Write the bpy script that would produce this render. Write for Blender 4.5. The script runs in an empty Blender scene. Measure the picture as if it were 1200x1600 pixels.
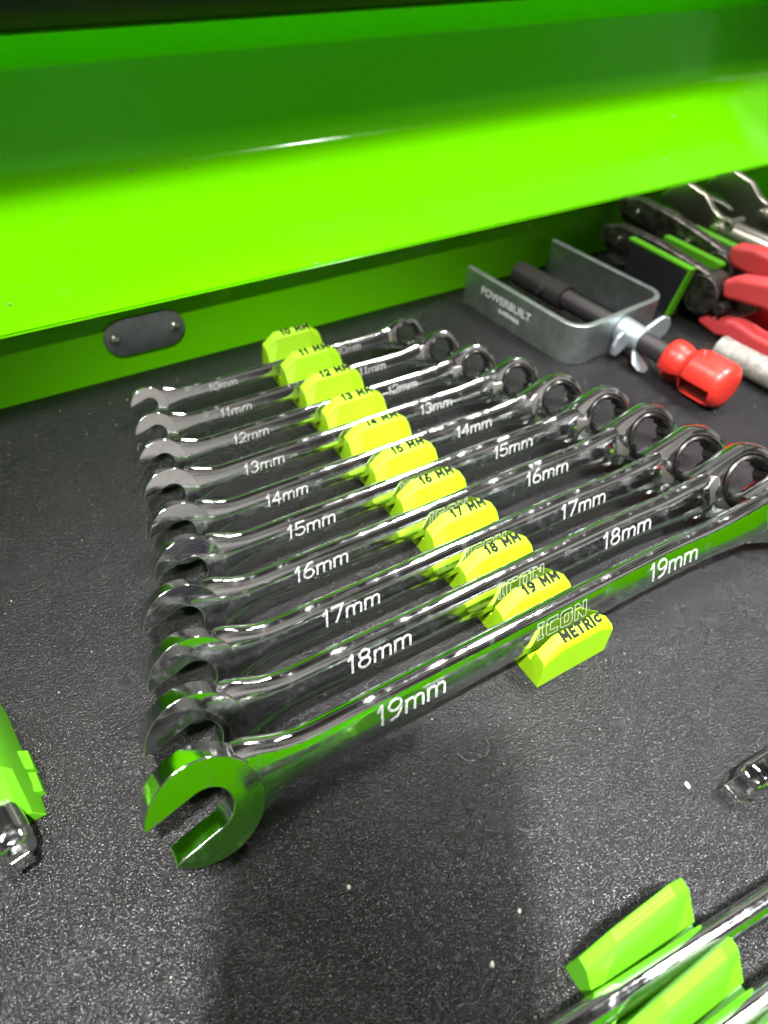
import bpy, bmesh, math, random
from mathutils import Vector, Matrix

random.seed(7)
U = 0.00134                      # metres per drawing unit
rad = math.radians
S = bpy.context.scene
COL = S.collection

# ------------------------------------------------------------------ camera
cam = bpy.data.cameras.new('camera')
cam.sensor_fit = 'VERTICAL'
cam.sensor_height = 36.0
cam.lens = 24.885
cam.clip_start = 0.005
cam.clip_end = 50
cam_o = bpy.data.objects.new('camera', cam)
COL.objects.link(cam_o)
Rm = Matrix(((0.85465284, 0.33830008, -0.39385477),
             (-0.51785293, 0.61003618, -0.59973678),
             (0.03737466, 0.71652559, 0.69655884)))
M4 = Rm.to_4x4()
M4.translation = Vector((0, 0, 185 * U))
cam_o.matrix_world = M4
cam.dof.use_dof = True
cam.dof.focus_distance = 205 * U
cam.dof.aperture_fstop = 8.5
S.camera = cam_o

# ------------------------------------------------------------------ world and lamps
w = bpy.data.worlds.new('World')
S.world = w
w.use_nodes = True
wn_ = w.node_tree.nodes
wl_ = w.node_tree.links
tc_ = wn_.new('ShaderNodeTexCoord')
sp_ = wn_.new('ShaderNodeSeparateXYZ')
wl_.new(tc_.outputs['Generated'], sp_.inputs[0])
rp_ = wn_.new('ShaderNodeValToRGB')
for p_, c_ in ((0.0, (.03, .03, .03)), (.16, (.018, .015, .026)), (.26, (.34, .325, .295)), (.55, (.24, .228, .20)), (.80, (.06, .056, .05)), (1.0, (.02, .019, .018))):
    e_ = rp_.color_ramp.elements[0] if p_ == 0.0 else (rp_.color_ramp.elements[-1] if p_ == 1.0 else rp_.color_ramp.elements.new(p_))
    e_.color = (*c_, 1)
wl_.new(sp_.outputs['Z'], rp_.inputs['Fac'])
no_ = wn_.new('ShaderNodeTexNoise')
no_.inputs['Scale'].default_value = 3.6
no_.inputs['Detail'].default_value = 3
wl_.new(tc_.outputs['Generated'], no_.inputs['Vector'])
mr_ = wn_.new('ShaderNodeMapRange')
mr_.inputs['From Min'].default_value = .40
mr_.inputs['From Max'].default_value = .60
mr_.inputs['To Min'].default_value = .15
mr_.inputs['To Max'].default_value = 1.6
wl_.new(no_.outputs['Fac'], mr_.inputs['Value'])
bg_ = wn_['Background']
wl_.new(rp_.outputs['Color'], bg_.inputs['Color'])
wl_.new(mr_.outputs['Result'], bg_.inputs['Strength'])


def area(name, loc, target, sx, sy, power, color=(1, 1, 1)):
    l = bpy.data.lights.new(name, 'AREA')
    l.shape = 'RECTANGLE'
    l.size = sx * U
    l.size_y = sy * U
    l.energy = power
    l.color = color
    o = bpy.data.objects.new(name, l)
    COL.objects.link(o)
    o.location = Vector(loc) * U
    d = (Vector(target) - Vector(loc))
    o.rotation_euler = d.to_track_quat('-Z', 'Y').to_euler()
    return o


def spot(name, loc, target, radius, angle, power, color=(1, 1, 1), blend=0.8):
    l = bpy.data.lights.new(name, 'SPOT')
    l.shadow_soft_size = radius * U
    l.spot_size = rad(angle)
    l.spot_blend = blend
    l.energy = power
    l.color = color
    o = bpy.data.objects.new(name, l)
    COL.objects.link(o)
    o.location = Vector(loc) * U
    o.rotation_euler = (Vector(target) - Vector(loc)).to_track_quat('-Z', 'Y').to_euler()
    return o


area('ceiling_lamp', (640, 300, 1050), (340, 290, 0), 300, 70, 23, (1.0, 0.97, 0.92))
area('ceiling_lamp', (-400, 440, 1050), (30, 280, 0), 300, 70, 20, (1.0, 0.97, 0.92))
spot('key_lamp', (-85, -140, 740), (85, -10, 0), 17, 46, 250, (1.0, 0.98, 0.95), 0.9)
spot('work_lamp', (400, -120, 620), (235, 45, 0), 12, 33, 75, (0.97, 0.98, 1.0), 0.5)

S.view_settings.view_transform = 'Standard'
S.view_settings.look = 'None'
S.view_settings.exposure = 0.0
S.view_settings.gamma = 1.0
S.view_settings.use_curve_mapping = False
S.render.engine = 'CYCLES'
S.cycles.use_denoising = True
S.cycles.caustics_reflective = False
S.cycles.max_bounces = 10
S.cycles.glossy_bounces = 6
S.cycles.sample_clamp_indirect = 6.0


# ------------------------------------------------------------------ materials
def mat(name, base, rough=0.5, metal=0.0, coat=0.0, spec=0.5):
    m = bpy.data.materials.new(name)
    m.use_nodes = True
    b = m.node_tree.nodes['Principled BSDF']
    b.inputs['Base Color'].default_value = (*base, 1)
    b.inputs['Roughness'].default_value = rough
    b.inputs['Metallic'].default_value = metal
    b.inputs['Coat Weight'].default_value = coat
    b.inputs['Coat Roughness'].default_value = 0.06
    b.inputs['Specular IOR Level'].default_value = spec
    return m


def nd(m, t, **kw):
    n = m.node_tree.nodes.new(t)
    for k, v in kw.items():
        setattr(n, k, v)
    return n


def lk(m, a, b):
    m.node_tree.links.new(a, b)


def coords(m, scale=1.0, stretch=None, out='Object'):
    tc = nd(m, 'ShaderNodeTexCoord')
    mp = nd(m, 'ShaderNodeMapping')
    s = stretch or (1, 1, 1)
    mp.inputs['Scale'].default_value = tuple(scale * k for k in s)
    lk(m, tc.outputs[out], mp.inputs['Vector'])
    return mp.outputs['Vector']


def noise(m, vec, scale, detail=3, rough=0.5):
    n = nd(m, 'ShaderNodeTexNoise')
    n.inputs['Scale'].default_value = scale
    n.inputs['Detail'].default_value = detail
    n.inputs['Roughness'].default_value = rough
    lk(m, vec, n.inputs['Vector'])
    return n.outputs['Fac']


def ramp(m, fac, stops):
    r = nd(m, 'ShaderNodeValToRGB')
    e = r.color_ramp.elements
    while len(e) < len(stops):
        e.new(0.5)
    for el, (p, c) in zip(e, stops):
        el.position = p
        el.color = (*c, 1) if len(c) == 3 else c
    lk(m, fac, r.inputs['Fac'])
    return r.outputs['Color']


def bsdf(m):
    return m.node_tree.nodes['Principled BSDF']


def bump(m, height, strength, dist, chain=None):
    b = nd(m, 'ShaderNodeBump')
    b.inputs['Strength'].default_value = strength
    b.inputs['Distance'].default_value = dist
    lk(m, height, b.inputs['Height'])
    if chain:
        lk(m, chain, b.inputs['Normal'])
    return b.outputs['Normal']


def mathn(m, op, a, b):
    n = nd(m, 'ShaderNodeMath', operation=op)
    for i, v in enumerate((a, b)):
        if isinstance(v, (int, float)):
            n.inputs[i].default_value = v
        else:
            lk(m, v, n.inputs[i])
    return n.outputs[0]


# polished chrome with fingerprints and hairline scratches
CHROME = mat('polished_chrome', (0.80, 0.81, 0.82), 0.06, 1.0)
v = coords(CHROME)
n1 = noise(CHROME, v, 120, 4, 0.65)
n2 = noise(CHROME, v, 900, 2)
rr = ramp(CHROME, n1, [(0.38, (0.035,) * 3), (0.56, (0.10,) * 3), (0.70, (0.28,) * 3)])
lk(CHROME, rr, bsdf(CHROME).inputs['Roughness'])
vs = coords(CHROME, 1.0, (60, 900, 900))
ns = noise(CHROME, vs, 2.5, 2)
lk(CHROME, bump(CHROME, ns, 0.05, 0.0002), bsdf(CHROME).inputs['Normal'])

GEAR = mat('dark_gear_steel', (0.085, 0.082, 0.08), 0.30, 1.0)
NICKEL = mat('brushed_nickel', (0.62, 0.60, 0.55), 0.28, 1.0)
v = coords(NICKEL, 1.0, (1500, 200, 200))
lk(NICKEL, bump(NICKEL, noise(NICKEL, v, 1.0, 2), 0.25, 0.0002), bsdf(NICKEL).inputs['Normal'])
ETCH = mat('etched_silver', (0.80, 0.81, 0.80), 0.48, 0.55)
lk(ETCH, ramp(ETCH, noise(ETCH, coords(ETCH), 900, 3, 0.7), [(0.36, (0.16, 0.165, 0.165)), (0.60, (0.58, 0.59, 0.58))]), bsdf(ETCH).inputs['Base Color'])
lk(ETCH, bump(ETCH, noise(ETCH, coords(ETCH), 2500, 2), 0.5, 0.0002), bsdf(ETCH).inputs['Normal'])
ETCHLINE = mat('etched_outline', (0.40, 0.42, 0.34), 0.42, 0.5)

# black pebbled mat
MAT = mat('black_pebbled_mat', (0.008, 0.008, 0.0085), 0.24, 0.0, 0.0, 0.31)
v = coords(MAT)
warp = nd(MAT, 'ShaderNodeTexNoise')
warp.inputs['Scale'].default_value = 500
lk(MAT, v, warp.inputs['Vector'])
mx = nd(MAT, 'ShaderNodeMixRGB')
mx.inputs['Fac'].default_value = 0.0012
lk(MAT, v, mx.inputs['Color1'])
lk(MAT, warp.outputs['Color'], mx.inputs['Color2'])
vo = nd(MAT, 'ShaderNodeTexVoronoi', feature='F1')
vo.inputs['Scale'].default_value = 1450
vo.inputs['Randomness'].default_value = 0.75
lk(MAT, mx.outputs['Color'], vo.inputs['Vector'])
dome = mathn(MAT, 'MULTIPLY', vo.outputs['Distance'], vo.outputs['Distance'])
dome = mathn(MAT, 'MULTIPLY', dome, -1.0)
sepc = nd(MAT, 'ShaderNodeSeparateColor')
lk(MAT, vo.outputs['Color'], sepc.inputs['Color'])
cell = mathn(MAT, 'ADD', mathn(MAT, 'MULTIPLY', sepc.outputs['Red'], 0.7), 0.55)
dome = mathn(MAT, 'MULTIPLY', dome, cell)
nb = bump(MAT, dome, 1.0, 0.0005)
g = noise(MAT, v, 3600, 2, 0.6)
nb = bump(MAT, g, 0.35, 0.00012, nb)
lk(MAT, nb, bsdf(MAT).inputs['Normal'])
big = noise(MAT, v, 26, 4, 0.6)
lk(MAT, ramp(MAT, big, [(0.3, (0.20,) * 3), (0.7, (0.30,) * 3)]), bsdf(MAT).inputs['Roughness'])
dust = ramp(MAT, noise(MAT, v, 1900, 2, 0.6), [(0.62, (0.007, 0.007, 0.0075)), (0.76, (0.026, 0.026, 0.027))])
ringsum = None
for (rx, ry, r0, amp) in ((78.6, 43.8, 4.6, .9), (77.4, 66.8, 4.8, .8), (79.5, 55.5, 2.2, .5)):
    dn_ = nd(MAT, 'ShaderNodeVectorMath', operation='DISTANCE')
    lk(MAT, v, dn_.inputs[0])
    dn_.inputs[1].default_value = (rx * U, ry * U, 0)
    q = mathn(MAT, 'ABSOLUTE', mathn(MAT, 'SUBTRACT', dn_.outputs['Value'], r0 * U), 0)
    q = mathn(MAT, 'MAXIMUM', mathn(MAT, 'SUBTRACT', 1.0, mathn(MAT, 'DIVIDE', q, 0.45 * U)), 0.0)
    q = mathn(MAT, 'MULTIPLY', q, amp)
    ringsum = q if ringsum is None else mathn(MAT, 'ADD', ringsum, q)
scuff = ramp(MAT, noise(MAT, v, 60, 4, 0.7), [(0.46, (0, 0, 0)), (0.62, (1, 1, 1))])
ringsum = mathn(MAT, 'MULTIPLY', ringsum, scuff)
haze_ = ramp(MAT, noise(MAT, v, 14, 5, 0.7), [(0.55, (0, 0, 0)), (0.75, (.10, .10, .10))])
ringsum = mathn(MAT, 'ADD', ringsum, haze_)
dm = nd(MAT, 'ShaderNodeMixRGB')
lk(MAT, ringsum, dm.inputs['Fac'])
lk(MAT, dust, dm.inputs['Color1'])
dm.inputs['Color2'].default_value = (0.075, 0.073, 0.072, 1)
lk(MAT, dm.outputs['Color'], bsdf(MAT).inputs['Base Color'])

GREEN = mat('lime_green_enamel', (0.165, 0.76, 0.0), 0.2, 0.0, 0.0, 0.30)
v = coords(GREEN)
lk(GREEN, bump(GREEN, noise(GREEN, v, 260, 2), 0.08, 0.0005), bsdf(GREEN).inputs['Normal'])
lk(GREEN, ramp(GREEN, noise(GREEN, v, 22, 4, 0.6), [(0.35, (0.10,) * 3), (0.75, (0.20,) * 3)]), bsdf(GREEN).inputs['Roughness'])
dg_ = ramp(GREEN, noise(GREEN, v, 75, 7, 0.75), [(0.56, (0.165, 0.76, 0.0)), (0.70, (0.18, 0.75, 0.006)), (0.86, (0.25, 0.74, 0.04))])
lk(GREEN, dg_, bsdf(GREEN).inputs['Base Color'])
BLACKPAINT = mat('black_enamel', (0.004, 0.004, 0.004), 0.3, 0.0, 0.0, 0.3)

# 3d printed plastics: layer lines
def printed(name, col, rough):
    m = mat(name, col, rough, 0.0, 0.0, 0.4)
    wv = nd(m, 'ShaderNodeTexWave', wave_type='BANDS', bands_direction='Z')
    wv.inputs['Scale'].default_value = 620
    wv.inputs['Distortion'].default_value = 0.3
    lk(m, coords(m), wv.inputs['Vector'])
    lk(m, bump(m, wv.outputs['Fac'], 0.18, 0.0002), bsdf(m).inputs['Normal'])
    return m


NEON = printed('neon_yellow_print', (0.225, 0.455, 0.0), 0.6)
LIME = printed('lime_print', (0.085, 0.34, 0.007), 0.42)
INK = mat('black_filament', (0.004, 0.005, 0.003), 0.7, 0, 0, 0.15)

ZINC = mat('zinc_plated_steel', (0.56, 0.60, 0.59), 0.36, 0.95)
v = coords(ZINC)
lk(ZINC, ramp(ZINC, noise(ZINC, v, 90, 5, 0.65), [(0.3, (0.34, 0.385, 0.37)), (0.7, (0.58, 0.63, 0.61))]), bsdf(ZINC).inputs['Base Color'])
lk(ZINC, bump(ZINC, noise(ZINC, v, 1300, 2), 0.15, 0.0002), bsdf(ZINC).inputs['Normal'])
ZINCMARK = mat('etched_zinc_mark', (0.62, 0.66, 0.64), 0.7)
CASTZINC = mat('cast_zinc', (0.34, 0.39, 0.41), 0.40, 0.7)
OXIDE = mat('black_oxide_steel', (0.018, 0.016, 0.016), 0.5, 0.0, 0.0, 0.3)
DARKSTEEL = mat('dark_tool_steel', (0.085, 0.08, 0.075), 0.36, 0.9)
v = coords(DARKSTEEL)
lk(DARKSTEEL, ramp(DARKSTEEL, noise(DARKSTEEL, v, 130, 6, 0.7), [(0.4, (0.05, 0.047, 0.044)), (0.62, (0.20, 0.185, 0.165))]), bsdf(DARKSTEEL).inputs['Base Color'])
lk(DARKSTEEL, bump(DARKSTEEL, noise(DARKSTEEL, v, 300, 4), 0.4, 0.0008), bsdf(DARKSTEEL).inputs['Normal'])
RED = mat('red_plastic', (0.46, 0.022, 0.014), 0.36, 0.0, 0.0, 0.4)
lk(RED, bump(RED, noise(RED, coords(RED), 420, 3), 0.12, 0.0004), bsdf(RED).inputs['Normal'])
GRIP = mat('dull_red_grip', (0.58, 0.055, 0.06), 0.45)
v = coords(GRIP)
lk(GRIP, bump(GRIP, noise(GRIP, v, 700, 2), 0.1, 0.0003), bsdf(GRIP).inputs['Normal'])
PLATE = mat('dull_steel_plate', (0.26, 0.28, 0.28), 0.40, 0.9)
v = coords(PLATE)
lk(PLATE, ramp(PLATE, noise(PLATE, v, 120, 4), [(0.3, (0.20, 0.22, 0.22)), (0.7, (0.34, 0.36, 0.36))]), bsdf(PLATE).inputs['Base Color'])
SATIN = mat('satin_nickel', (0.52, 0.50, 0.43), 0.30, 1.0)
CAST = mat('rough_grey_metal', (0.36, 0.35, 0.32), 0.65, 0.4)
v = coords(CAST)
lk(CAST, ramp(CAST, noise(CAST, v, 160, 5, 0.7), [(0.3, (0.12, 0.115, 0.10)), (0.72, (0.32, 0.31, 0.28))]), bsdf(CAST).inputs['Base Color'])
lk(CAST, bump(CAST, noise(CAST, v, 500, 4), 0.5, 0.0006), bsdf(CAST).inputs['Normal'])
BLACKPL = mat('black_plastic', (0.012, 0.013, 0.016), 0.45)
CRUMB = mat('pale_crumb', (0.42, 0.40, 0.32), 0.8)
HAIR = mat('pale_fibre', (0.55, 0.48, 0.36), 0.7)


# ------------------------------------------------------------------ mesh helpers
def mk(name, verts, faces, m, parent=None, smooth=True, bevel=0, seg=2, ang=35, props=None):
    me = bpy.data.meshes.new(name)
    me.from_pydata([tuple(c * U for c in p) for p in verts], [], faces)
    bm = bmesh.new()
    bm.from_mesh(me)
    bmesh.ops.remove_doubles(bm, verts=bm.verts, dist=1e-7)
    bmesh.ops.recalc_face_normals(bm, faces=bm.faces)
    bm.to_mesh(me)
    bm.free()
    me.materials.append(m)
    if smooth:
        me.polygons.foreach_set('use_smooth', [True] * len(me.polygons))
        if not bevel:
            try:
                me.set_sharp_from_angle(angle=rad(ang))
            except Exception:
                pass
    o = bpy.data.objects.new(name, me)
    COL.objects.link(o)
    if parent:
        o.parent = parent
    if bevel:
        b = o.modifiers.new('bevel', 'BEVEL')
        b.width = bevel * U
        b.segments = seg
        b.limit_method = 'ANGLE'
        b.angle_limit = rad(28)
        b.harden_normals = smooth
    if props:
        for k, val in props.items():
            o[k] = val
    return o


def thing(name, label, cat, loc=(0, 0, 0), rot=(0, 0, 0), group=None):
    o = bpy.data.objects.new(name, None)
    o.empty_display_size = 0.01
    COL.objects.link(o)
    o.location = Vector(loc) * U
    o.rotation_euler = rot
    o['label'] = label
    o['category'] = cat
    if group:
        o['group'] = group
    return o


def tag(o, label, cat, group=None):
    o['label'] = label
    o['category'] = cat
    if group:
        o['group'] = group
    return o


def loft(secs, caps=True, closed=True):
    n = len(secs[0])
    vs = [p for s in secs for p in s]
    fs = []
    for i in range(len(secs) - 1):
        for j in range(n if closed else n - 1):
            a = i * n + j
            b = i * n + (j + 1) % n
            fs.append((a, b, b + n, a + n))
    if caps:
        fs.append(tuple(range(n - 1, -1, -1)))
        k = (len(secs) - 1) * n
        fs.append(tuple(range(k, k + n)))
    return vs, fs


def ring_loft(secs):
    """closed in both directions"""
    n = len(secs[0])
    vs = [p for s in secs for p in s]
    fs = []
    k = len(secs)
    for i in range(k):
        for j in range(n):
            a, b = i * n + j, i * n + (j + 1) % n
            c, d = ((i + 1) % k) * n + (j + 1) % n, ((i + 1) % k) * n + j
            fs.append((a, b, c, d))
    return vs, fs


def lathe_y(profile, cx, cz, n=32, rfun=None):
    """profile: list of (y, r), revolved about the axis x=cx, z=cz"""
    secs = []
    for y, r in profile:
        s = []
        for k in range(n):
            a = 2 * math.pi * k / n
            q = r * (rfun(a, y) if rfun else 1)
            s.append((cx + q * math.cos(a), y, cz + q * math.sin(a)))
        secs.append(s)
    return loft(secs)


def tube(pts, r, n=12, caps=True):
    pts = [Vector(p) for p in pts]
    secs = []
    for i, p in enumerate(pts):
        t = (pts[min(i + 1, len(pts) - 1)] - pts[max(i - 1, 0)]).normalized()
        up = Vector((0, 0, 1)) if abs(t.z) < 0.9 else Vector((1, 0, 0))
        a = t.cross(up).normalized()
        b = a.cross(t)
        rr = r[i] if isinstance(r, (list, tuple)) else r
        secs.append([tuple(p + a * rr * math.cos(2 * math.pi * k / n) + b * rr * math.sin(2 * math.pi * k / n)) for k in range(n)])
    return loft(secs, caps)


def prism(poly, f0, f1):
    """poly in 2D, f0/f1 map a 2D point to the two end positions"""
    n = len(poly)
    vs = [f0(p) for p in poly] + [f1(p) for p in poly]
    fs = [tuple(range(n - 1, -1, -1)), tuple(range(n, 2 * n))]
    for i in range(n):
        j = (i + 1) % n
        fs.append((i, j, n + j, n + i))
    return vs, fs


def box(x0, x1, y0, y1, z0, z1):
    return prism([(x0, y0), (x1, y0), (x1, y1), (x0, y1)], lambda p: (p[0], p[1], z0), lambda p: (p[0], p[1], z1))


def merge(*parts):
    vs, fs = [], []
    for v, f in parts:
        o = len(vs)
        vs += list(v)
        fs += [tuple(i + o for i in q) for q in f]
    return vs, fs


def arc(cx, cy, r, a0, a1, n):
    return [(cx + r * math.cos(rad(a0 + (a1 - a0) * i / n)), cy + r * math.sin(rad(a0 + (a1 - a0) * i / n))) for i in range(n + 1)]


# ---- stroke lettering (single line engraving)
GL = {
    '0': (0.6, [arc(.3, .72, .28, 0, 180, 8) + arc(.3, .28, .28, 180, 360, 8) + [(.58, .72)]]),
    '1': (0.36, [[(.06, .76), (.24, 1), (.24, 0)]]),
    '2': (0.6, [arc(.3, .72, .28, 170, 0, 8) + [(.56, .5), (.02, .0), (.6, 0)]]),
    '3': (0.6, [arc(.3, .75, .25, 160, -80, 9) + arc(.3, .26, .27, 80, -160, 10)]),
    '4': (0.62, [[(.44, 0), (.44, 1), (.0, .3), (.62, .3)]]),
    '5': (0.6, [[(.56, 1), (.08, 1), (.05, .55)] + arc(.3, .31, .3, 110, -150, 11)]),
    '6': (0.6, [[(.5, 1), (.3, .97), (.08, .62), (.03, .33)] + arc(.3, .28, .28, 170, -190, 14)]),
    '7': (0.6, [[(0, 1), (.58, 1), (.22, 0)]]),
    '8': (0.6, [arc(.3, .76, .23, -90, 270, 14), arc(.3, .27, .27, -90, 270, 14)]),
    '9': (0.6, [arc(.3, .72, .28, 0, 360, 14) + [(.56, .4), (.4, .08), (.12, 0)]]),
    'm': (0.86, [[(.04, 0), (.04, .62)], [(.04, .48), (.14, .62), (.34, .62), (.43, .52), (.43, 0)], [(.43, .5), (.54, .62), (.72, .62), (.82, .52), (.82, 0)]]),
    ' ': (0.30, []),
    'M': (0.86, [[(.06, 0), (.06, 1), (.43, .35), (.80, 1), (.80, 0)]]),
    'E': (0.6, [[(.58, 0), (.06, 0), (.06, 1), (.58, 1)], [(.06, .5), (.5, .5)]]),
    'T': (0.66, [[(0, 1), (.66, 1)], [(.33, 1), (.33, 0)]]),
    'R': (0.64, [[(.06, 0), (.06, 1), (.46, 1), (.6, .86), (.6, .62), (.46, .48), (.06, .48)], [(.36, .48), (.62, 0)]]),
    'i': (0.14, [[(.07, 0), (.07, 1)]]),
    'c': (0.64, [arc(.36, .5, .34, 50, 310, 10)]),
    # block capitals drawn as outlines
    'I': (0.42, [[(.0, 0), (.4, 0), (.4, .2), (.3, .2), (.3, .8), (.4, .8), (.4, 1), (0, 1), (0, .8), (.1, .8), (.1, .2), (0, .2), (0, 0)]]),
    'C': (0.78, [[(.75, .0), (.12, 0), (0, .12), (0, .88), (.12, 1), (.75, 1), (.75, .76), (.26, .76), (.26, .24), (.75, .24), (.75, 0)]]),
    'O': (0.82, [[(.12, 0), (0, .12), (0, .88), (.12, 1), (.68, 1), (.8, .88), (.8, .12), (.68, 0), (.12, 0)], [(.27, .25), (.27, .75), (.53, .75), (.53, .25), (.27, .25)]]),
    'N': (0.84, [[(0, 0), (0, 1), (.25, 1), (.56, .5), (.56, 1), (.8, 1), (.8, 0), (.56, 0), (.25, .48), (.25, 0), (0, 0)]]),
}


def strokes(text, gap=0.16):
    x = 0
    out = []
    for ch in text:
        wd, ls = GL[ch]
        for l in ls:
            out.append([(x + p[0], p[1]) for p in l])
        x += wd + gap
    return out, x - gap


def ribbons(text, x0, width, y0, height, sw, surf, slant=0.16, lift=0.07, gap=0.16):
    """flat stroke ribbons laid on the surface surf(x, y) -> (p, normal offset fn)"""
    ls, tw = strokes(text, gap)
    sx = width / tw
    vs, fs = [], []
    parts = []
    for l in ls:                                   # break the stroke at sharp corners so each leg keeps its width
        cur = [l[0]]
        for k in range(1, len(l)):
            cur.append(l[k])
            if k < len(l) - 1:
                d0 = Vector(l[k]) - Vector(l[k - 1])
                d1 = Vector(l[k + 1]) - Vector(l[k])
                if d0.length > 1e-4 and d1.length > 1e-4 and d0.angle(d1) > rad(48):
                    parts.append(cur)
                    cur = [l[k]]
        parts.append(cur)
    lift0 = lift
    for li, l in enumerate(parts):
        lift = lift0 + 0.012 * (li % 3)
        P = []
        for (a, b) in l:
            P.append(Vector((x0 + (a + slant * b) * sx, y0 + b * height)))
        # densify
        Q = [P[0]]
        for a, b in zip(P, P[1:]):
            k = max(1, int((b - a).length / (sw * 1.4)))
            for i in range(1, k + 1):
                Q.append(a.lerp(b, i / k))
        # extend ends a touch
        base = len(vs)
        n = len(Q)
        for i, p in enumerate(Q):
            t = (Q[min(i + 1, n - 1)] - Q[max(i - 1, 0)])
            if t.length < 1e-6:
                t = Vector((1, 0))
            t.normalize()
            nn = Vector((-t.y, t.x)) * sw / 2
            if i == 0:
                p = p - t * sw * .4
            if i == n - 1:
                p = p + t * sw * .4
            for q in (p + nn, p - nn):
                vs.append(surf(q.x, q.y, lift))
        for i in range(n - 1):
            a = base + 2 * i
            fs.append((a, a + 1, a + 3, a + 2))
    return vs, fs


def text_mesh(name, body, size, m, parent, loc, rot, bold=0.0, extrude=0.12, spacing=1.0, fit=None):
    c = bpy.data.curves.new(name, 'FONT')
    c.body = body
    c.size = size * U
    c.extrude = extrude * U
    c.offset = bold * U
    c.space_character = spacing
    t = bpy.data.objects.new(name, c)
    COL.objects.link(t)
    dg = bpy.context.evaluated_depsgraph_get()
    me = bpy.data.meshes.new_from_object(t.evaluated_get(dg))
    bpy.data.objects.remove(t)
    if fit:
        xs = [vv.co.x for vv in me.vertices]
        ys = [vv.co.y for vv in me.vertices]
        kx = fit[0] * U / (max(xs) - min(xs))
        ky = fit[1] * U / (max(ys) - min(ys))
        for vv in me.vertices:
            vv.co.x = (vv.co.x - min(xs)) * kx
            vv.co.y = (vv.co.y - min(ys)) * ky
    me.materials.clear()
    me.materials.append(m)
    o = bpy.data.objects.new(name, me)
    COL.objects.link(o)
    o.parent = parent
    o.location = Vector(loc) * U
    o.rotation_euler = rot
    return o


def struct(o):
    o['kind'] = 'structure'
    return o


# ------------------------------------------------------------------ the drawer
vs_, fs_ = box(-330, 640, -34, 296, -6, 0)
struct(mk('drawer_mat', vs_, fs_, MAT, smooth=False))

# back of the drawer: lower wall, sloped ledge, upper panel, folded strip
def fillet(P, rads, n=6):
    """polyline with rounded corners and support points beside each corner"""
    o = [P[0]]
    for i in range(1, len(P) - 1):
        p = Vector(P[i])
        d0 = (Vector(P[i - 1]) - p).normalized()
        d1 = (Vector(P[i + 1]) - p).normalized()
        r = rads[i - 1]
        a_ = p + d0 * r
        b_ = p + d1 * r
        o.append(tuple(p + d0 * r * 1.25))
        for k in range(n + 1):
            t_ = k / n
            o.append(tuple(a_ * (1 - t_) ** 2 + p * 2 * t_ * (1 - t_) + b_ * t_ ** 2))
        o.append(tuple(p + d1 * r * 1.25))
    o.append(P[-1])
    return o


prof = fillet([(300, -6), (292.7, -6), (292.7, 32.6), (285.8, 34.4), (368, 61.6), (386.2, 103.2), (370.6, 117.4), (373, 121)],
              [0.5, 1.2, 0.9, 5.0, 1.6, 0.8])
secs = [[(x, p[0], p[1]) for p in prof] for x in (-330, -60, 200, 460, 640)]
vs_, fs_ = loft(secs, caps=False, closed=False)
bw = struct(mk('drawer_back_wall', vs_, fs_, GREEN, ang=50))
sol = bw.modifiers.new('thick', 'SOLIDIFY')
sol.thickness = 1.2 * U
sol.offset = 1
vs_, fs_ = loft([[(x, 363.7, 120.6), (x, 366.2, 118.9), (x, 386, 119.6), (x, 440, 120), (x, 440, 134), (x, 359, 134), (x, 361, 126.4)] for x in (-330, 640)])
struct(mk('drawer_top_frame', vs_, fs_, BLACKPAINT, bevel=1.5))
# front and side walls of the same drawer (they show in the chrome)
vs_, fs_ = box(-330, 640, -37, -34.2, -6, 40)
struct(mk('drawer_front_wall', vs_, fs_, GREEN, bevel=0.8))
vs_, fs_ = box(-333, -330.2, -34, 292, -6, 52)
struct(mk('drawer_side_wall', vs_, fs_, GREEN, bevel=0.8))
vs_, fs_ = box(520, 523, -34, 292, 0.1, 52)
struct(mk('drawer_side_wall', vs_, fs_, GREEN, bevel=0.8))

# oval steel cover plate riveted to the back wall
pl = thing('cover_plate', 'oval grey steel cover plate fixed with two screws on the green wall', 'cover plate', (60, 292.6, 19.2), (0, rad(0.5), 0))
out = arc(9.3, 0, 8.7, -90, 90, 14) + arc(-9.3, 0, 8.7, 90, 270, 14)
v_, f_ = prism(out, lambda p: (p[0], 0, p[1]), lambda p: (p[0], -1.3, p[1]))
mk('plate', v_, f_, PLATE, pl, bevel=0.35)
for sx in (-13.4, 13.4):
    v_, f_ = lathe_y([(-1.2, 2.5), (-1.9, 2.4), (-2.5, 1.9), (-2.8, 1.0), (-2.85, 0.3)], sx, 0, 20)
    sc = mk('screw', v_, f_, NICKEL, pl)
    v_, f_ = merge(box(sx - 1.4, sx + 1.4, -3.0, -2.7, -.25, .25), box(sx - .25, sx + .25, -3.02, -2.72, -1.4, 1.4))
    mk('cross_slot', v_, f_, OXIDE, sc, smooth=False)

# ------------------------------------------------------------------ wrench rack (neon print)
TH = rad(62)
PITCH = 19.3
rack = thing('wrench_rack', 'long neon yellow printed wrench rack with black size lettering on its ridges', 'tool rack')
RX0, RX1 = 105.6, 133.2
rack_len = 76.4 + PITCH * 10 + 1.2
v_, f_ = prism([(76.6, .02), (rack_len - .5, .02), (rack_len - .5, 4.4), (76.6, 8.2)], lambda p: (RX0 + .05, p[0], p[1]), lambda p: (RX1 - .05, p[0], p[1]))
mk('base', v_, f_, NEON, rack, smooth=False, bevel=0.25)
LABELS = ['METRIC'] + ['%d MM' % n for n in range(19, 9, -1)]


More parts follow.
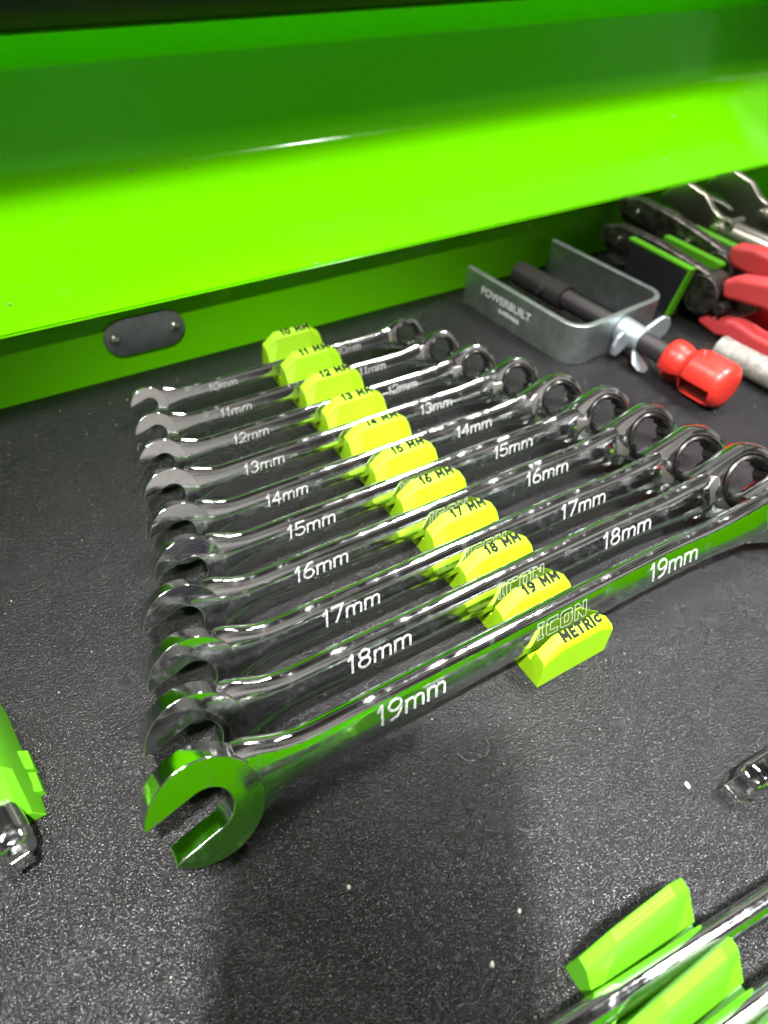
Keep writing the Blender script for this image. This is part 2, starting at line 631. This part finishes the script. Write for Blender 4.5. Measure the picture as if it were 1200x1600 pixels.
def ridge(yb, front, x0, x1, top=17.6, side=13.0, ch=5.6, m=NEON, parent=None, name='ridge'):
    """front: list of (dy, z/top) describing the front and top, relative to the back edge yb"""
    secs = []
    for x, h in ((x0, side), (x0 + ch, top), (x1 - ch, top), (x1, side)):
        s = []
        for dy, z in front:
            s.append((x, yb + dy, min(z, top) * (h / top) if z > side * .75 else z))
        secs.append(s)
    v_, f_ = loft(secs)
    return mk(name, v_, f_, m, parent, smooth=False, bevel=0.12, seg=1)


END = [(-4.6, 0), (-4.6, 14.4), (-4.2, 15.7), (-3.4, 16.7), (-0.5, 17.6), (0, 17.1), (1.2, 3.4), (1.2, 0)]
MID = [(-10.6, 0), (-10.2, 3.4), (-5.0, 14.6), (-4.4, 15.9), (-3.4, 16.7), (-0.5, 17.6), (0, 17.1), (1.2, 3.4), (1.2, 0)]
for i, lab in enumerate(LABELS):
    yb = 76.4 + PITCH * i
    r_ = ridge(yb, END if i == 0 else MID, RX0, RX1, parent=rack)
    wdt = 14.8 if i == 0 else 13.4
    txt = 'METRic' if i == 0 else lab
    xl = RX1 - 5.2 - wdt

    def top(x, y, lift, yb=yb):
        return (x, yb - 3.25 + y, 16.72 + y * 0.9 / 2.9 + lift)
    v_, f_ = ribbons(txt, xl, wdt, -.05, 2.7, 0.92, top, slant=0.0, lift=0.16, gap=0.36)
    mk('lettering', v_, f_, INK, r_, smooth=False)

# ------------------------------------------------------------------ the wrenches
HEADU = {19: 6.2, 18: 11.0, 17: 16.8, 16: 21.2, 15: 29.8, 14: 33.3, 13: 37.0, 12: 40.2, 11: 44.0, 10: 47.5}
RINGU = {19: 228.6, 18: 220.4, 17: 214.4, 16: 211.2, 15: 206.9, 14: 198.0, 13: 192.3, 12: 184.1, 11: 179.2, 10: 173.6}
DY = {19: -0.4, 18: -1.2, 17: -1.9, 16: -1.0, 15: -1.0, 14: -1.6, 13: -.5, 12: 0, 11: .4, 10: 2.2}
TXT = {19: (51.5, 74.3, 152.9, 175.4), 18: (52.9, 75, 150.5, 173.1), 17: (54.5, 75.1, 148.2, 169.3), 16: (55.3, 75.2, 149.4, 169.8),
       15: (61.7, 80.6, 149.1, 168.3), 14: (62.2, 79.3, 144.8, 162.4), 13: (62.6, 79.6, 141, 157.2), 12: (66.4, 81.9, 137.1, 152.2),
       11: (68.8, 83, 134.2, 148.1), 10: (71.8, 85.2, 134.8, 147)}
ORD = ['first', 'second', 'third', 'fourth', 'fifth', 'sixth', 'seventh', 'eighth', 'ninth', 'tenth']
LEVER = {19: -35, 18: 50, 17: -40, 16: -38, 15: 0, 14: 50, 13: 5, 12: 10, 11: 55, 10: 60}


def sell(a, b, n, k=36):
    """superellipse section, returns list of (v, w)"""
    o = []
    for i in range(k):
        t = 2 * math.pi * i / k
        c, s = math.cos(t), math.sin(t)
        o.append((a * math.copysign(abs(c) ** (2 / n), c), b * math.copysign(abs(s) ** (2 / n), s)))
    return o


def sstep(x):
    x = min(1, max(0, x))
    return x * x * (3 - 2 * x)


def wrench(N):
    i = 19 - N
    Rh, T = 0.755 * N, 0.40 * N
    vs0 = 0.78 * N
    y0 = 75 + PITCH * i + DY[N]
    lab = '%d mm chrome combination wrench' % N
    lab = {19: '19 mm chrome ratcheting wrench, the largest and nearest, resting on the black mat',
           10: '10 mm chrome ratcheting wrench, the smallest, next to the green back wall'}.get(
        N, '%d mm chrome ratcheting wrench, %s from the front of the neon rack' % (N, ORD[19 - N]))
    t = thing('combination_wrench', lab, 'wrench', (0, y0, 0.085 * N), (TH + rad(random.uniform(-1.2, 1.2)), 0, 0), 'wrenches in the neon rack')
    uh, ur = HEADU[N], RINGU[N]
    # open jaw: disc minus a 15 degree slot
    go = 0.322 * N
    s0 = math.sqrt(Rh * Rh - go * go)
    a0 = math.degrees(math.atan2(go, s0))
    pts = []
    pts += arc(0, 0, Rh, a0 + 2.2, 360 - a0 - 2.2, 64)          # outer rim from one tip round to the other
    pts += [(s0 - .035 * N, -go - .004 * N), (s0 * .5, -go)]
    pts += [(-.02 * N + .02 * N, -go)]
    pts += [(x, y) for x, y in arc(-.02 * N, 0, go, 270, 90, 20)][1:-1]
    pts += [(0, go), (s0 * .5, go), (s0 - .035 * N, go + .004 * N)]
    ca, sa = -math.cos(rad(15)), -math.sin(rad(15))
    poly = [(uh + p[0] * ca + p[1] * -sa * -1, vs0 + p[0] * sa + p[1] * ca * -1) for p in pts]
    v_, f_ = prism(poly, lambda p: (p[0], p[1], -T / 2), lambda p: (p[0], p[1], T / 2))
    mk('open_jaw', v_, f_, CHROME, t, bevel=0.075 * N, seg=4)
    # shaft
    A, B = 0.320 * N, 0.158 * N
    wr = 0.235 * N                                            # raised ratchet end
    us = uh + Rh * 0.72
    ue = ur - 0.74 * N * 1.28
    secs = []
    K = 46
    for k in range(K + 1):
        f = k / K
        f = f + 0.10 * math.sin(2 * math.pi * f) * -1
        u = us + (ue - us) * f
        fl = 1 - sstep((u - us) / (1.25 * N))
        fr = sstep((u - (ue - 1.5 * N)) / (1.5 * N))
        a = A * (1 + 0.78 * fl * fl + 0.26 * fr)
        b = B * (1 + 0.02 * fl - 0.05 * fr)
        off = wr * 0.62 * sstep((u - (ue - 2.6 * N)) / (2.7 * N))
        secs.append([(u, vs0 + .05 * N + p[0], off + p[1]) for p in sell(a, b, 3.3, 48)])
    v_, f_ = loft(secs)
    sh = mk('shaft', v_, f_, CHROME, t, ang=60)
    sc0 = vs0 + .05 * N

    def surf(x, y, lift):
        q = min(0.98, abs(y - sc0) / A)
        ww = B * (1 - q ** 3.3) ** (1 / 3.3)
        off = wr * 0.62 * sstep((x - (ue - 2.6 * N)) / (2.7 * N))
        return (x, y, ww + off + lift)
    h = 0.29 * N
    for (x0, x1) in (TXT[N][:2], TXT[N][2:]):
        v_, f_ = ribbons('%dmm' % N, x0 + 1.2, (x1 - x0) * .96, sc0 - h * .54, h, 0.042 * N, surf)
        mk('size_marking', v_, f_, ETCH, sh, smooth=False)
    v_, f_ = ribbons('ICON', 107.6, 1.02 * N, sc0 - .13 * N, .26 * N, 0.009 * N + .03, surf, slant=.2, lift=.04)
    mk('brand_marking', v_, f_, ETCHLINE, sh, smooth=False)
    # ratchet head, tilted 15 degrees about the v axis
    Rr, Tr, Rb = 0.76 * N, 0.44 * N, 0.56 * N
    c15, s15 = math.cos(rad(15)), math.sin(rad(15))

    def place(p, q, z):
        return (ur + p * c15 - z * s15, vs0 + q, wr + p * s15 + z * c15)
    hw, dn = 0.40 * N, 1.42 * N                               # half width and distance of the neck
    n = 72

    def ro(a):
        # star shaped outline: circle joined to a neck towards -p
        c, s = math.cos(a), math.sin(a)
        best = Rr
        if c < 0:
            # tangent lines from the circle to the neck corner (-dn, +-hw)
            for sg in (1, -1):
                nx, ny = None, None
                d = math.hypot(dn, hw)
                base = math.atan2(hw * sg, -dn)
                al = base - sg * math.acos(Rr / d)
                den = math.cos(a - al)
                if den > 0.05 and Rr / den > best - 1e-9:
                    # only between tangent point and the neck
                    r = Rr / den
                    if (sg * s >= 0) and abs(a - al if abs(a - al) < math.pi else abs(a - al) - 2 * math.pi) < math.acos(Rr / d) + 1e-3:
                        best = max(best, r)
            best = min(best, dn / max(1e-6, -c))
        return best
    angs = [2 * math.pi * k / n for k in range(n)]
    rs = []
    for a in angs:
        aa = a if a <= math.pi else a - 2 * math.pi
        rs.append(ro(aa))
    e = 0.05 * N
    layers = [(0, Rb, -Tr / 2 + e), (0, Rb, Tr / 2 - e), (0, Rb + e * .9, Tr / 2), (1, -e * 1.6, Tr / 2), (1, -e * .5, Tr / 2 - e * .45),
              (1, 0, Tr / 2 - e * 1.6), (1, e * .25, 0), (1, 0, -Tr / 2 + e * 1.6), (1, -e * .5, -Tr / 2 + e * .45), (1, -e * 1.6, -Tr / 2), (0, Rb + e * .9, -Tr / 2)]
    secs = []
    for kind, d, z in layers:
        s = []
        for a, r in zip(angs, rs):
            q = d if kind == 0 else r + d
            s.append(place(q * math.cos(a), q * math.sin(a), z))
        secs.append(s)
    v_, f_ = ring_loft(secs)
    rh = mk('ratchet_head', v_, f_, CHROME, t, ang=40)
    # twelve point gear ring
    secs = []
    n = 96
    go_, gi_ = Rb - .012 * N, 0.415 * N
    ggeo = [(0, go_, -Tr / 2 - .01 * N), (0, go_, Tr / 2 - .012 * N), (0, go_ - .03 * N, Tr / 2 + .018 * N), (2, 0.03 * N, Tr / 2 + .018 * N), (1, 0, Tr / 2 - .03 * N), (1, 0, -Tr / 2 + .02 * N), (2, .03 * N, -Tr / 2 - .01 * N)]
    for kind, d, z in ggeo:
        s = []
        for k in range(n):
            a = 2 * math.pi * k / n
            ph = ((a * 12 / (2 * math.pi) + .25) % 1.0)
            st = gi_ * (1 + 0.155 * (1 - abs(2 * ph - 1)) ** 1.0)
            q = d if kind == 0 else (st + d if kind == 1 else max(st, gi_ * 1.10) + d)
            s.append(place(q * math.cos(a), q * math.sin(a), z))
        secs.append(s)
    v_, f_ = ring_loft(secs)
    mk('gear_ring', v_, f_, GEAR, t, ang=25)
    # reversing lever in its seat
    la = rad(LEVER[N])
    lc = (-1.03 * N, 0)
    zt = Tr / 2

    def lev(p, q, z):
        return place(lc[0] + p * math.cos(la) - q * math.sin(la), lc[1] + p * math.sin(la) + q * math.cos(la), z)
    seat = [(0.31 * N * math.cos(2 * math.pi * k / 28) * (1 + .12 * math.cos(8 * math.pi * k / 28)), 0.31 * N * math.sin(2 * math.pi * k / 28) * (1 + .12 * math.cos(8 * math.pi * k / 28))) for k in range(28)]
    v_, f_ = prism(seat, lambda p: place(lc[0] + p[0], p[1], zt - .05 * N), lambda p: place(lc[0] + p[0], p[1], zt + .025 * N))
    mk('lever_seat', v_, f_, CHROME, rh, bevel=.02 * N)
    body = arc(0, 0, .20 * N, 60, 300, 12) + [(.14 * N, -.14 * N), (.36 * N, -.09 * N)] + arc(.36 * N, 0, .09 * N, -80, 80, 6) + [(.14 * N, .14 * N)]
    v_, f_ = prism(body, lambda p: lev(p[0], p[1], zt + .01 * N), lambda p: lev(p[0], p[1], zt + .10 * N))
    lv = mk('reverse_lever', v_, f_, NICKEL, rh, bevel=.02 * N)
    return t


for N in range(19, 9, -1):
    wrench(N)

# ------------------------------------------------------------------ clamp tool with forcing screw
cl = thing('bracket_press', 'zinc U bracket press tool with black threaded screw, wing nut and red knob', 'press tool', (234, 200, 0), (0, 0, rad(5)))
W_, D_, H_, t_, rc = 66, 79, 20.5, 2.9, 11
outer = [(0, D_)] + arc(rc, rc, rc, 180, 270, 10) + arc(W_ - rc, rc, rc, 270, 360, 10) + [(W_, D_)]
inner = [(W_ - t_, D_)] + [(x, y) for x, y in arc(W_ - rc, rc, rc - t_, 360, 270, 10)] + arc(rc, rc, rc - t_, 270, 180, 10) + [(t_, D_)]
v_, f_ = prism(outer + inner, lambda p: (p[0], p[1], 0.02), lambda p: (p[0], p[1], H_))
br = mk('bracket', v_, f_, ZINC, cl, bevel=0.4)
text_mesh('brand_marking', 'POWERBUILT', 4, ZINCMARK, br, (-.06, 66, 10.8), (rad(90), 0, rad(-90)), bold=0.03, extrude=0.02, fit=(36, 4.2))
text_mesh('model_marking', '648466', 3, ZINCMARK, br, (-.06, 52, 6.2), (rad(90), 0, rad(-90)), bold=0.02, extrude=0.02, fit=(15, 2.7))
v_, f_ = lathe_y([(0, .1), (0, 2.6), (-.06, 2.6), (-.06, .1)], 0, 0, 24)
CX, CZ = 33.0, 11.2
pr = []
y = 40
while y > -38:
    pr += [(y, 4.75), (y - .55, 5.15), (y - 1.1, 4.75)]
    y -= 1.3
v_, f_ = lathe_y([(40.2, 2)] + pr + [(-39, 2)], CX, CZ, 20)
mk('threaded_screw', v_, f_, OXIDE, cl, ang=60)
v_, f_ = lathe_y([(73, 1), (73, 5.6), (72, 6.4), (40, 6.6), (37.6, 6.7), (37.2, 6.3), (37.2, 4)], CX, CZ, 28)
sl = mk('screw_sleeve', v_, f_, OXIDE, cl)
v_, f_ = tube([(CX - 5, 50, CZ + 1), (CX - 8.2, 50, CZ + 1.8)], [2.6, 2.3], 16)
mk('set_screw', v_, f_, OXIDE, sl, bevel=.3)
# wing nut
v_, f_ = lathe_y([(-.2, 4.9), (-.2, 7.0), (-8, 6.6), (-13.2, 6.2), (-13.6, 5.6), (-13.6, 4.9)], CX, CZ, 28)
wn = mk('wing_nut', v_, f_, CASTZINC, cl, bevel=.3)
for a, k, zf, tl in ((4, 1.0, 1, .16), (172, .92, 1, .16), (255, 1.0, .5, .62)):
    ca, sa = math.cos(rad(a)), math.sin(rad(a))
    blade = [(4.5, -3.0), (8, -3.2), (13, -5.2), (17, -6.4), (20.8, -4.6), (22.4, 0), (20.8, 4.6), (17, 6.4), (13, 5.6), (8, 3.2), (4.5, 3.0)]

    def bl(p, y, k=k, ca=ca, sa=sa, zf=zf, tl=tl):
        p0 = p[0] * k if p[0] > 5 else p[0]
        return (CX + p0 * ca - p[1] * sa, y - tl * p0, CZ + p0 * sa * zf + p[1] * ca)
    v_, f_ = prism(blade, lambda p: bl(p, -6.6), lambda p: bl(p, -8.8))
    mk('wing', v_, f_, CASTZINC, wn, bevel=.8, seg=3)


# red fluted knob
def flute(a, y):
    d = 1.0
    if y > -40.5:
        for c in (35, 215 + 5):
            da = abs((math.degrees(a) - c + 180) % 360 - 180)
            if da < 24:
                d = min(d, 1 - 0.33 * (1 - (da / 24) ** 6))
    elif -67 < y < -46:
        for c in (205, 315, 85):
            da = abs((math.degrees(a) - c + 180) % 360 - 180)
            if da < 26:
                d = min(d, 1 - 0.36 * (1 - (da / 26) ** 8))
    return d


kp = [(-24.6, 5), (-25, 8.6), (-26, 9.8), (-29, 10.4), (-34, 10.2), (-37, 9.6), (-39, 8.9), (-41, 8.8), (-42.6, 9.4), (-44, 11.0), (-46.0, 11.8), (-46.1, 11.9), (-52, 12.1),
      (-60, 12.1), (-66.8, 12.1), (-67.1, 12.0), (-69.5, 11.4), (-71.5, 9.6), (-72.4, 7.0), (-72.6, 2)]
kp = [(-28.5 + (y + 25) * .70, r * .90) for y, r in kp]
v_, f_ = lathe_y(kp, CX, CZ, 96, lambda a, y: flute(a, -25 + (y + 28.5) / .70))
mk('knob', v_, f_, RED, cl, ang=45)

# rough grey pipe lying behind the knob
gp = thing('grey_pipe', 'rough grey metal pipe lying on the mat behind the red knob', 'pipe', (304, 172, 6.6), (0, 0, rad(7)))
v_, f_ = lathe_y([(0, 5.4), (0, 6.9), (-1.2, 7.2), (-2.6, 6.9), (-8, 6.6), (-100, 6.6), (-100, 5.4)], 0, 0, 28)
mk('pipe_body', v_, f_, CAST, gp)

# ------------------------------------------------------------------ pliers rack and pliers (right rear)
pk = thing('plier_rack', 'black plier rack with lime green dividers near the red handled pliers', 'tool rack')


def divider(x, th, y0, y1, z0, z1, m, name):
    out = [(y0 + 6, z0), (y1, z0), (y1, z1), (y0 + 1, z1), (y0, z1 - 1.2)]
    v_, f_ = prism(out, lambda p: (x, p[0], p[1]), lambda p: (x + th, p[0], p[1]))
    return mk(name, v_, f_, m, pk, bevel=.35)


v_, f_ = box(303, 378, 214, 268, 0.02, 3)
mk('base', v_, f_, BLACKPL, pk, bevel=.4)
divider(313, 3.0, 208.6, 248, 2.5, 29.4, BLACKPL, 'black_divider')
v_, f_ = prism([(207, 30.6), (250, 30.6), (250, 29.2), (208.6, 29.2), (213.8, 2.5), (211.6, 2.5)], lambda p: (312.4, p[0], p[1]), lambda p: (316.6, p[0], p[1]))
mk('lime_edging', v_, f_, LIME, pk, bevel=.3)
divider(333, 4.4, 205, 244, 2.5, 30, LIME, 'lime_divider')
divider(346, 5, 205, 244, 2.5, 29.5, BLACKPL, 'black_divider')
divider(357, 5, 214, 246, 2.5, 30, LIME, 'lime_divider')


def bar(path, x, th, m, name, parent, bevel=1.2, seg=3):
    """path: list of (y, z, halfwidth): flat bar of thickness th in the plane x"""
    L, Rr = [], []
    for i, (y, z, h) in enumerate(path):
        a = path[max(0, i - 1)]
        b = path[min(len(path) - 1, i + 1)]
        t = Vector((b[0] - a[0], b[1] - a[1])).normalized()
        L.append((y - t.y * h, z + t.x * h))
        Rr.append((y + t.y * h, z - t.x * h))
    poly = L + Rr[::-1]
    v_, f_ = prism(poly, lambda p: (x - th / 2, p[0], p[1]), lambda p: (x + th / 2, p[0], p[1]))
    return mk(name, v_, f_, m, parent, bevel=bevel, seg=seg)


def pliers(x, label, lean, jawm, handles, py, pz):
    t = thing('pliers', label, 'pliers', (x, py, pz), (rad(lean), 0, rad(4)), 'pliers in the right rear corner')
    bar([(-8, 0, 6), (0, 1, 9), (14, 4, 8), (34, 7, 7), (60, 8, 6.0), (72, 6, 3.5)], -1.6, 6, jawm, 'jaw', t, 1.0)
    bar([(-8, 0, 6), (0, -1, 9), (14, -3, 7), (34, -3, 6), (60, -1, 5), (72, 1, 3)], 2.4, 6, jawm, 'jaw', t, 1.0)
    v_, f_ = tube([(-7.4, 0, 0), (7.0, 0, 0)], 10.2, 28)
    pv = mk('pivot', v_, f_, jawm, t, bevel=.6)
    v_, f_ = tube([(-8.6, -13, -2), (4, -13, -2)], 3.0, 16)
    mk('bolt', v_, f_, OXIDE, pv, bevel=.4)
    for yy, zz, rr_ in ((22, 5.5, 1.8), (58, 7, 1.5), (-4.5, 6.8, .8), (-4.5, -6.8, .8)):
        v_, f_ = tube([(-6.4 if yy > 0 else -8.1, yy, zz), (-3.6, yy, zz)], rr_, 14)
        mk('rivet', v_, f_, NICKEL if yy > 0 else OXIDE, pv, bevel=.3)
    bar([(-4, -6, 4), (-12, -5, 5), (-20, -1, 5), (-26, 4, 3.4)], 3.2, 5, jawm, 'tang', t, 1.0)
    for hnd in handles:
        bar([(q[0], q[1], q[2] + 1.0) for q in hnd], 0, 11, GRIP, 'handle', t, 3.0, 4)
    return t


pliers(327, 'black jawed pliers with red grips, round pivot facing out beside the lime edging', 0, DARKSTEEL,
       [[(-9, 6, 3.5), (-16, 9, 5), (-30, 12, 5.6), (-60, 15, 6), (-120, 16, 6)], [(-2, -12, 2.2), (-14, -12.5, 4), (-22, -10.5, 4.2), (-34, -12, 4.2), (-70, -12.5, 5), (-120, -12, 5)]], 203, 17.5)
pliers(346, 'black pliers behind, only their dull red upper grip showing over the others', 4, DARKSTEEL,
       [[(-2, 10, 4), (-14, 12, 5.6), (-30, 12.5, 6), (-60, 13, 6), (-120, 14, 6)], [(-6, -10, 4), (-30, -12, 5), (-110, -13, 5)]], 212, 22)


def locking(x, label, py, pz, lean, yaw):
    t = thing('locking_pliers', label, 'locking pliers', (x, py, pz), (rad(lean), 0, rad(yaw)), 'locking pliers in the rear corner')
    bar([(52, 2, 2), (46, 6, 5), (38, 9, 8), (28, 7, 9), (20, 3, 8), (12, 2, 7), (4, 3, 7)], 0, 4, SATIN, 'fixed_jaw', t, .7)
    bar([(50, -4, 2), (40, -7, 5), (26, -9, 6), (10, -9, 6), (2, -8, 5)], 1.5, 4, SATIN, 'moving_jaw', t, .7)
    # channel shaped handle
    secs = []
    for y, z, r in ((8, 3, 5.5), (0, 3, 6.6), (-20, 4, 6.8), (-60, 6, 6.8), (-110, 7, 6.4)):
        secs.append([(6.2 * math.cos(a), y, z + r * 1.05 * math.sin(a)) for a in [2 * math.pi * k / 20 for k in range(20)]])
    v_, f_ = loft(secs)
    hb = mk('handle', v_, f_, SATIN, t)
    for (y, z) in ((10, 4), (3, 9)):
        v_, f_ = tube([(-7, y, z), (6, y, z)], 2.4, 16)
        mk('rivet', v_, f_, NICKEL, hb, bevel=.4)
    bar([(0, -10, 4), (-20, -14, 4), (-60, -17, 4), (-110, -18, 4)], 0, 6, SATIN, 'lever', t, 1.2)
    return t


locking(372, 'satin nickel locking pliers with curved jaw behind the lime dividers', 228, 26, 4, 3)
locking(414, 'satin locking pliers farthest right, under the bright green ledge', 230, 26, 4, 3)

# ------------------------------------------------------------------ front rack at the lower right, with two shafts
fr = thing('wrench_rack', 'lime green printed rack in the lower right corner holding round shafts', 'tool rack')
FP = 14.0
FRP = [(-8.2, 0), (-8.0, 2.6), (-3.4, 15.2), (-2.6, 17.0), (-0.4, 18), (0, 17.6), (0.9, 2.6), (0.9, 0)]
for i in range(3):
    yb = 11.2 - FP * i
    rg = ridge(yb, FRP, 63.5 + .6 * i, 95.5, 18.2, 11.5, 7.0, LIME, fr)
v_, f_ = box(64.5, 94.5, -24, 11.0, 0.02, 2.6)
mk('base', v_, f_, LIME, fr, bevel=.2)


def shaft(label, pts, r):
    t = thing('tool_shaft', label, 'tool shaft', pts[0], (0, 0, 0), 'shafts in the lime rack')
    P = [Vector(p) - Vector(pts[0]) for p in pts]
    L = (P[1] - P[0])
    Q = [P[0] + L * k / 8 for k in range(9)]
    v_, f_ = tube(Q, r, 28)
    mk('shaft', v_, f_, CHROME, t, ang=60)
    v_, f_ = tube([P[1] - L.normalized() * .5, P[1] + L.normalized() * 6, P[1] + L.normalized() * 10], [r * 1.25, r * 1.3, r * 1.1], 28)
    mk('collar', v_, f_, CHROME, t)
    return t


shaft('round chrome shaft lying between the upper two ridges of the lime corner rack', [(22, 5.6, 9.5), (190, -10, 9.5)], 3.0)
shaft('round chrome shaft at the very corner, below the lower lime ridge', [(40, -11.2, 9.0), (190, -22, 9.0)], 3.0)

# chrome extension end on the right
ex = thing('extension_bar', 'square ended chrome extension bar at the right edge of the mat', 'extension bar', (127, 19.2, 0), (0, 0, rad(-2)))
v_, f_ = box(0, 9, -2.9, 2.9, 0.05, 4.8)
mk('square_drive', v_, f_, CHROME, ex, bevel=.5)
secs = []
for x, k in ((5.0, .78), (6.2, .95), (8.5, 1.0), (26, 1.0), (60, .95)):
    secs.append([(x, p[0], 4.9 + p[1]) for p in sell(4.1 * k, 4.8 * k, 4.0, 28)])
v_, f_ = loft(secs)
mk('bar', v_, f_, CHROME, ex, ang=50)

# lime holder at the left edge with a chrome end
lh = thing('clip_holder', 'lime green printed clip holder at the left edge of the photo', 'tool holder', (-30, 108, 0), (0, 0, rad(2)))
prof1 = [(1.5, 0), (1.0, 3), (-1.0, 14), (-3.0, 18), (-7, 18), (-9, 15), (-12, 0)]
secs = []
for y, k, dx in ((-2, .30, 0), (6, 1.0, 0), (33, 1.0, -2), (38, .6, -3)):
    secs.append([(p[0] + dx, y, max(0.02, p[1] * k)) for p in prof1])
v_, f_ = loft(secs)
mk('body', v_, f_, LIME, lh, bevel=.3)
for y0, zz in ((3.5, 2.5), (10.5, 3.0)):
    v_, f_ = prism([(0.9, .02), (2.9, .02), (2.6, zz), (0.4, zz + 2)], lambda p: (p[0] - .03 * y0, y0, p[1]), lambda p: (p[0] - .03 * y0 - .3, y0 + 6.2, p[1]))
    mk('fin', v_, f_, LIME, lh, bevel=.3)
cs = thing('chrome_socket_tip', 'chrome bar end poking out below the lime clip at the left', 'bar end', (-37, 106, 6.2), (rad(-6), 0, rad(10)))
secs = []
for y, k in ((30, 1.0), (-6, 1.0), (-9.2, .9), (-10.2, .72)):
    secs.append([(p[0], y, p[1]) for p in sell(4.6 * k, 4.6 * k, 3.2, 28)])
v_, f_ = loft(secs)
mk('bar', v_, f_, CHROME, cs, ang=50)
v_, f_ = box(-2.4, 2.4, -13.2, -9.5, -2.6, 2.0)
mk('square_drive', v_, f_, CHROME, cs, bevel=.5)

# ------------------------------------------------------------------ the phone that takes the picture, just behind the lens
ph = thing('smartphone', 'dark smartphone held above the drawer taking the picture', 'phone', (0, 0, 0))
ph.matrix_world = M4 @ Matrix.Translation(Vector((4, -22, 7)) * U)
v_, f_ = box(-29, 29, -62, 62, -2.6, 2.6)
mk('phone_body', v_, f_, BLACKPL, ph, bevel=1.6, seg=3)

# ------------------------------------------------------------------ crumbs, fibres and dust on the mat
def crumb(x, y, s, label):
    bm = bmesh.new()
    bmesh.ops.create_icosphere(bm, subdivisions=2, radius=1)
    for vv in bm.verts:
        k = random.uniform(.65, 1.1)
        vv.co = Vector((vv.co.x * s * k * 1.4, vv.co.y * s * k, max(-.3 * s, vv.co.z * s * k * .6))) * U
    me = bpy.data.meshes.new('crumb')
    bm.to_mesh(me)
    bm.free()
    me.materials.append(CRUMB)
    o = bpy.data.objects.new('crumb', me)
    COL.objects.link(o)
    o.location = Vector((x, y, .3 * s)) * U
    o.rotation_euler = (0, 0, random.uniform(0, 3))
    tag(o, label, 'crumb', 'crumbs on the mat')


crumb(121.5, 27.5, .75, 'largest pale crumb, on the mat left of the square ended bar')
crumb(29.5, 51.8, .55, 'pale crumb on the dark mat below the 19 mm wrench jaw')
crumb(49.5, 21.0, .6, 'pale crumb on the mat near the bottom edge, left of the lime rack')
crumb(62.0, 26.5, .45, 'small pale crumb nearest the lime corner rack')


def fibre(pts, label):
    v_, f_ = tube(pts, 0.05, 6)
    o = mk('fibre', v_, f_, HAIR)
    tag(o, label, 'fibre', 'fibres on the mat')


fibre([(36 + k * .35, 238 + 1.2 * k - .10 * k * k, .12) for k in range(9)], 'short curved fibre on the mat left of the 10 mm jaw')

dv, df = [], []
for k in range(260):
    x, y = random.uniform(-60, 330), random.uniform(2, 285)
    s = random.uniform(.07, .2) * (1 + y / 300)
    a = random.uniform(0, 3.14)
    b = len(dv)
    c_, s_ = math.cos(a) * s, math.sin(a) * s
    dv += [(x + c_, y + s_, .01), (x - s_, y + c_, .01), (x - c_, y - s_, .01), (x + s_, y - c_, .01), (x, y, s * .8)]
    df += [(b, b + 1, b + 4), (b + 1, b + 2, b + 4), (b + 2, b + 3, b + 4), (b + 3, b, b + 4)]
for fx, fy, fz, fs in ((85.9, 366, 61.6, .8), (88, 367, 61.9, .5), (62.8, 367, 61.8, .6), (80, 366.5, 61.7, .45), (98.5, 367, 61.8, .55), (96, 366, 61.6, .4), (111, 362.6, 60.3, .5),
                       (70, 366.4, 61.6, .4), (11.8, 301.5, 40.1, .55), (396.9, 306.7, 41.8, .7), (399, 307.5, 42.1, .5), (436.9, 343, 53.8, .6), (438.4, 342, 53.5, .6), (143.4, 287.5, 35.6, .6), (179.3, 365, 61.2, .45)):
    b = len(dv)
    for k in range(5):
        a = k * 1.2566 + random.uniform(-.3, .3)
        dv.append((fx + fs * 1.3 * math.cos(a), fy + fs * .9 * math.sin(a), fz + .33 * fs * .9 * math.sin(a)))
    dv.append((fx, fy - .2 * fs, fz + .6 * fs))
    df += [(b + k, b + (k + 1) % 5, b + 5) for k in range(5)]
d_ = mk('dust', dv, df, CRUMB, smooth=False)
d_['kind'] = 'stuff'
d_['label'] = 'fine pale dust specks scattered over the black mat'
d_['category'] = 'dust'
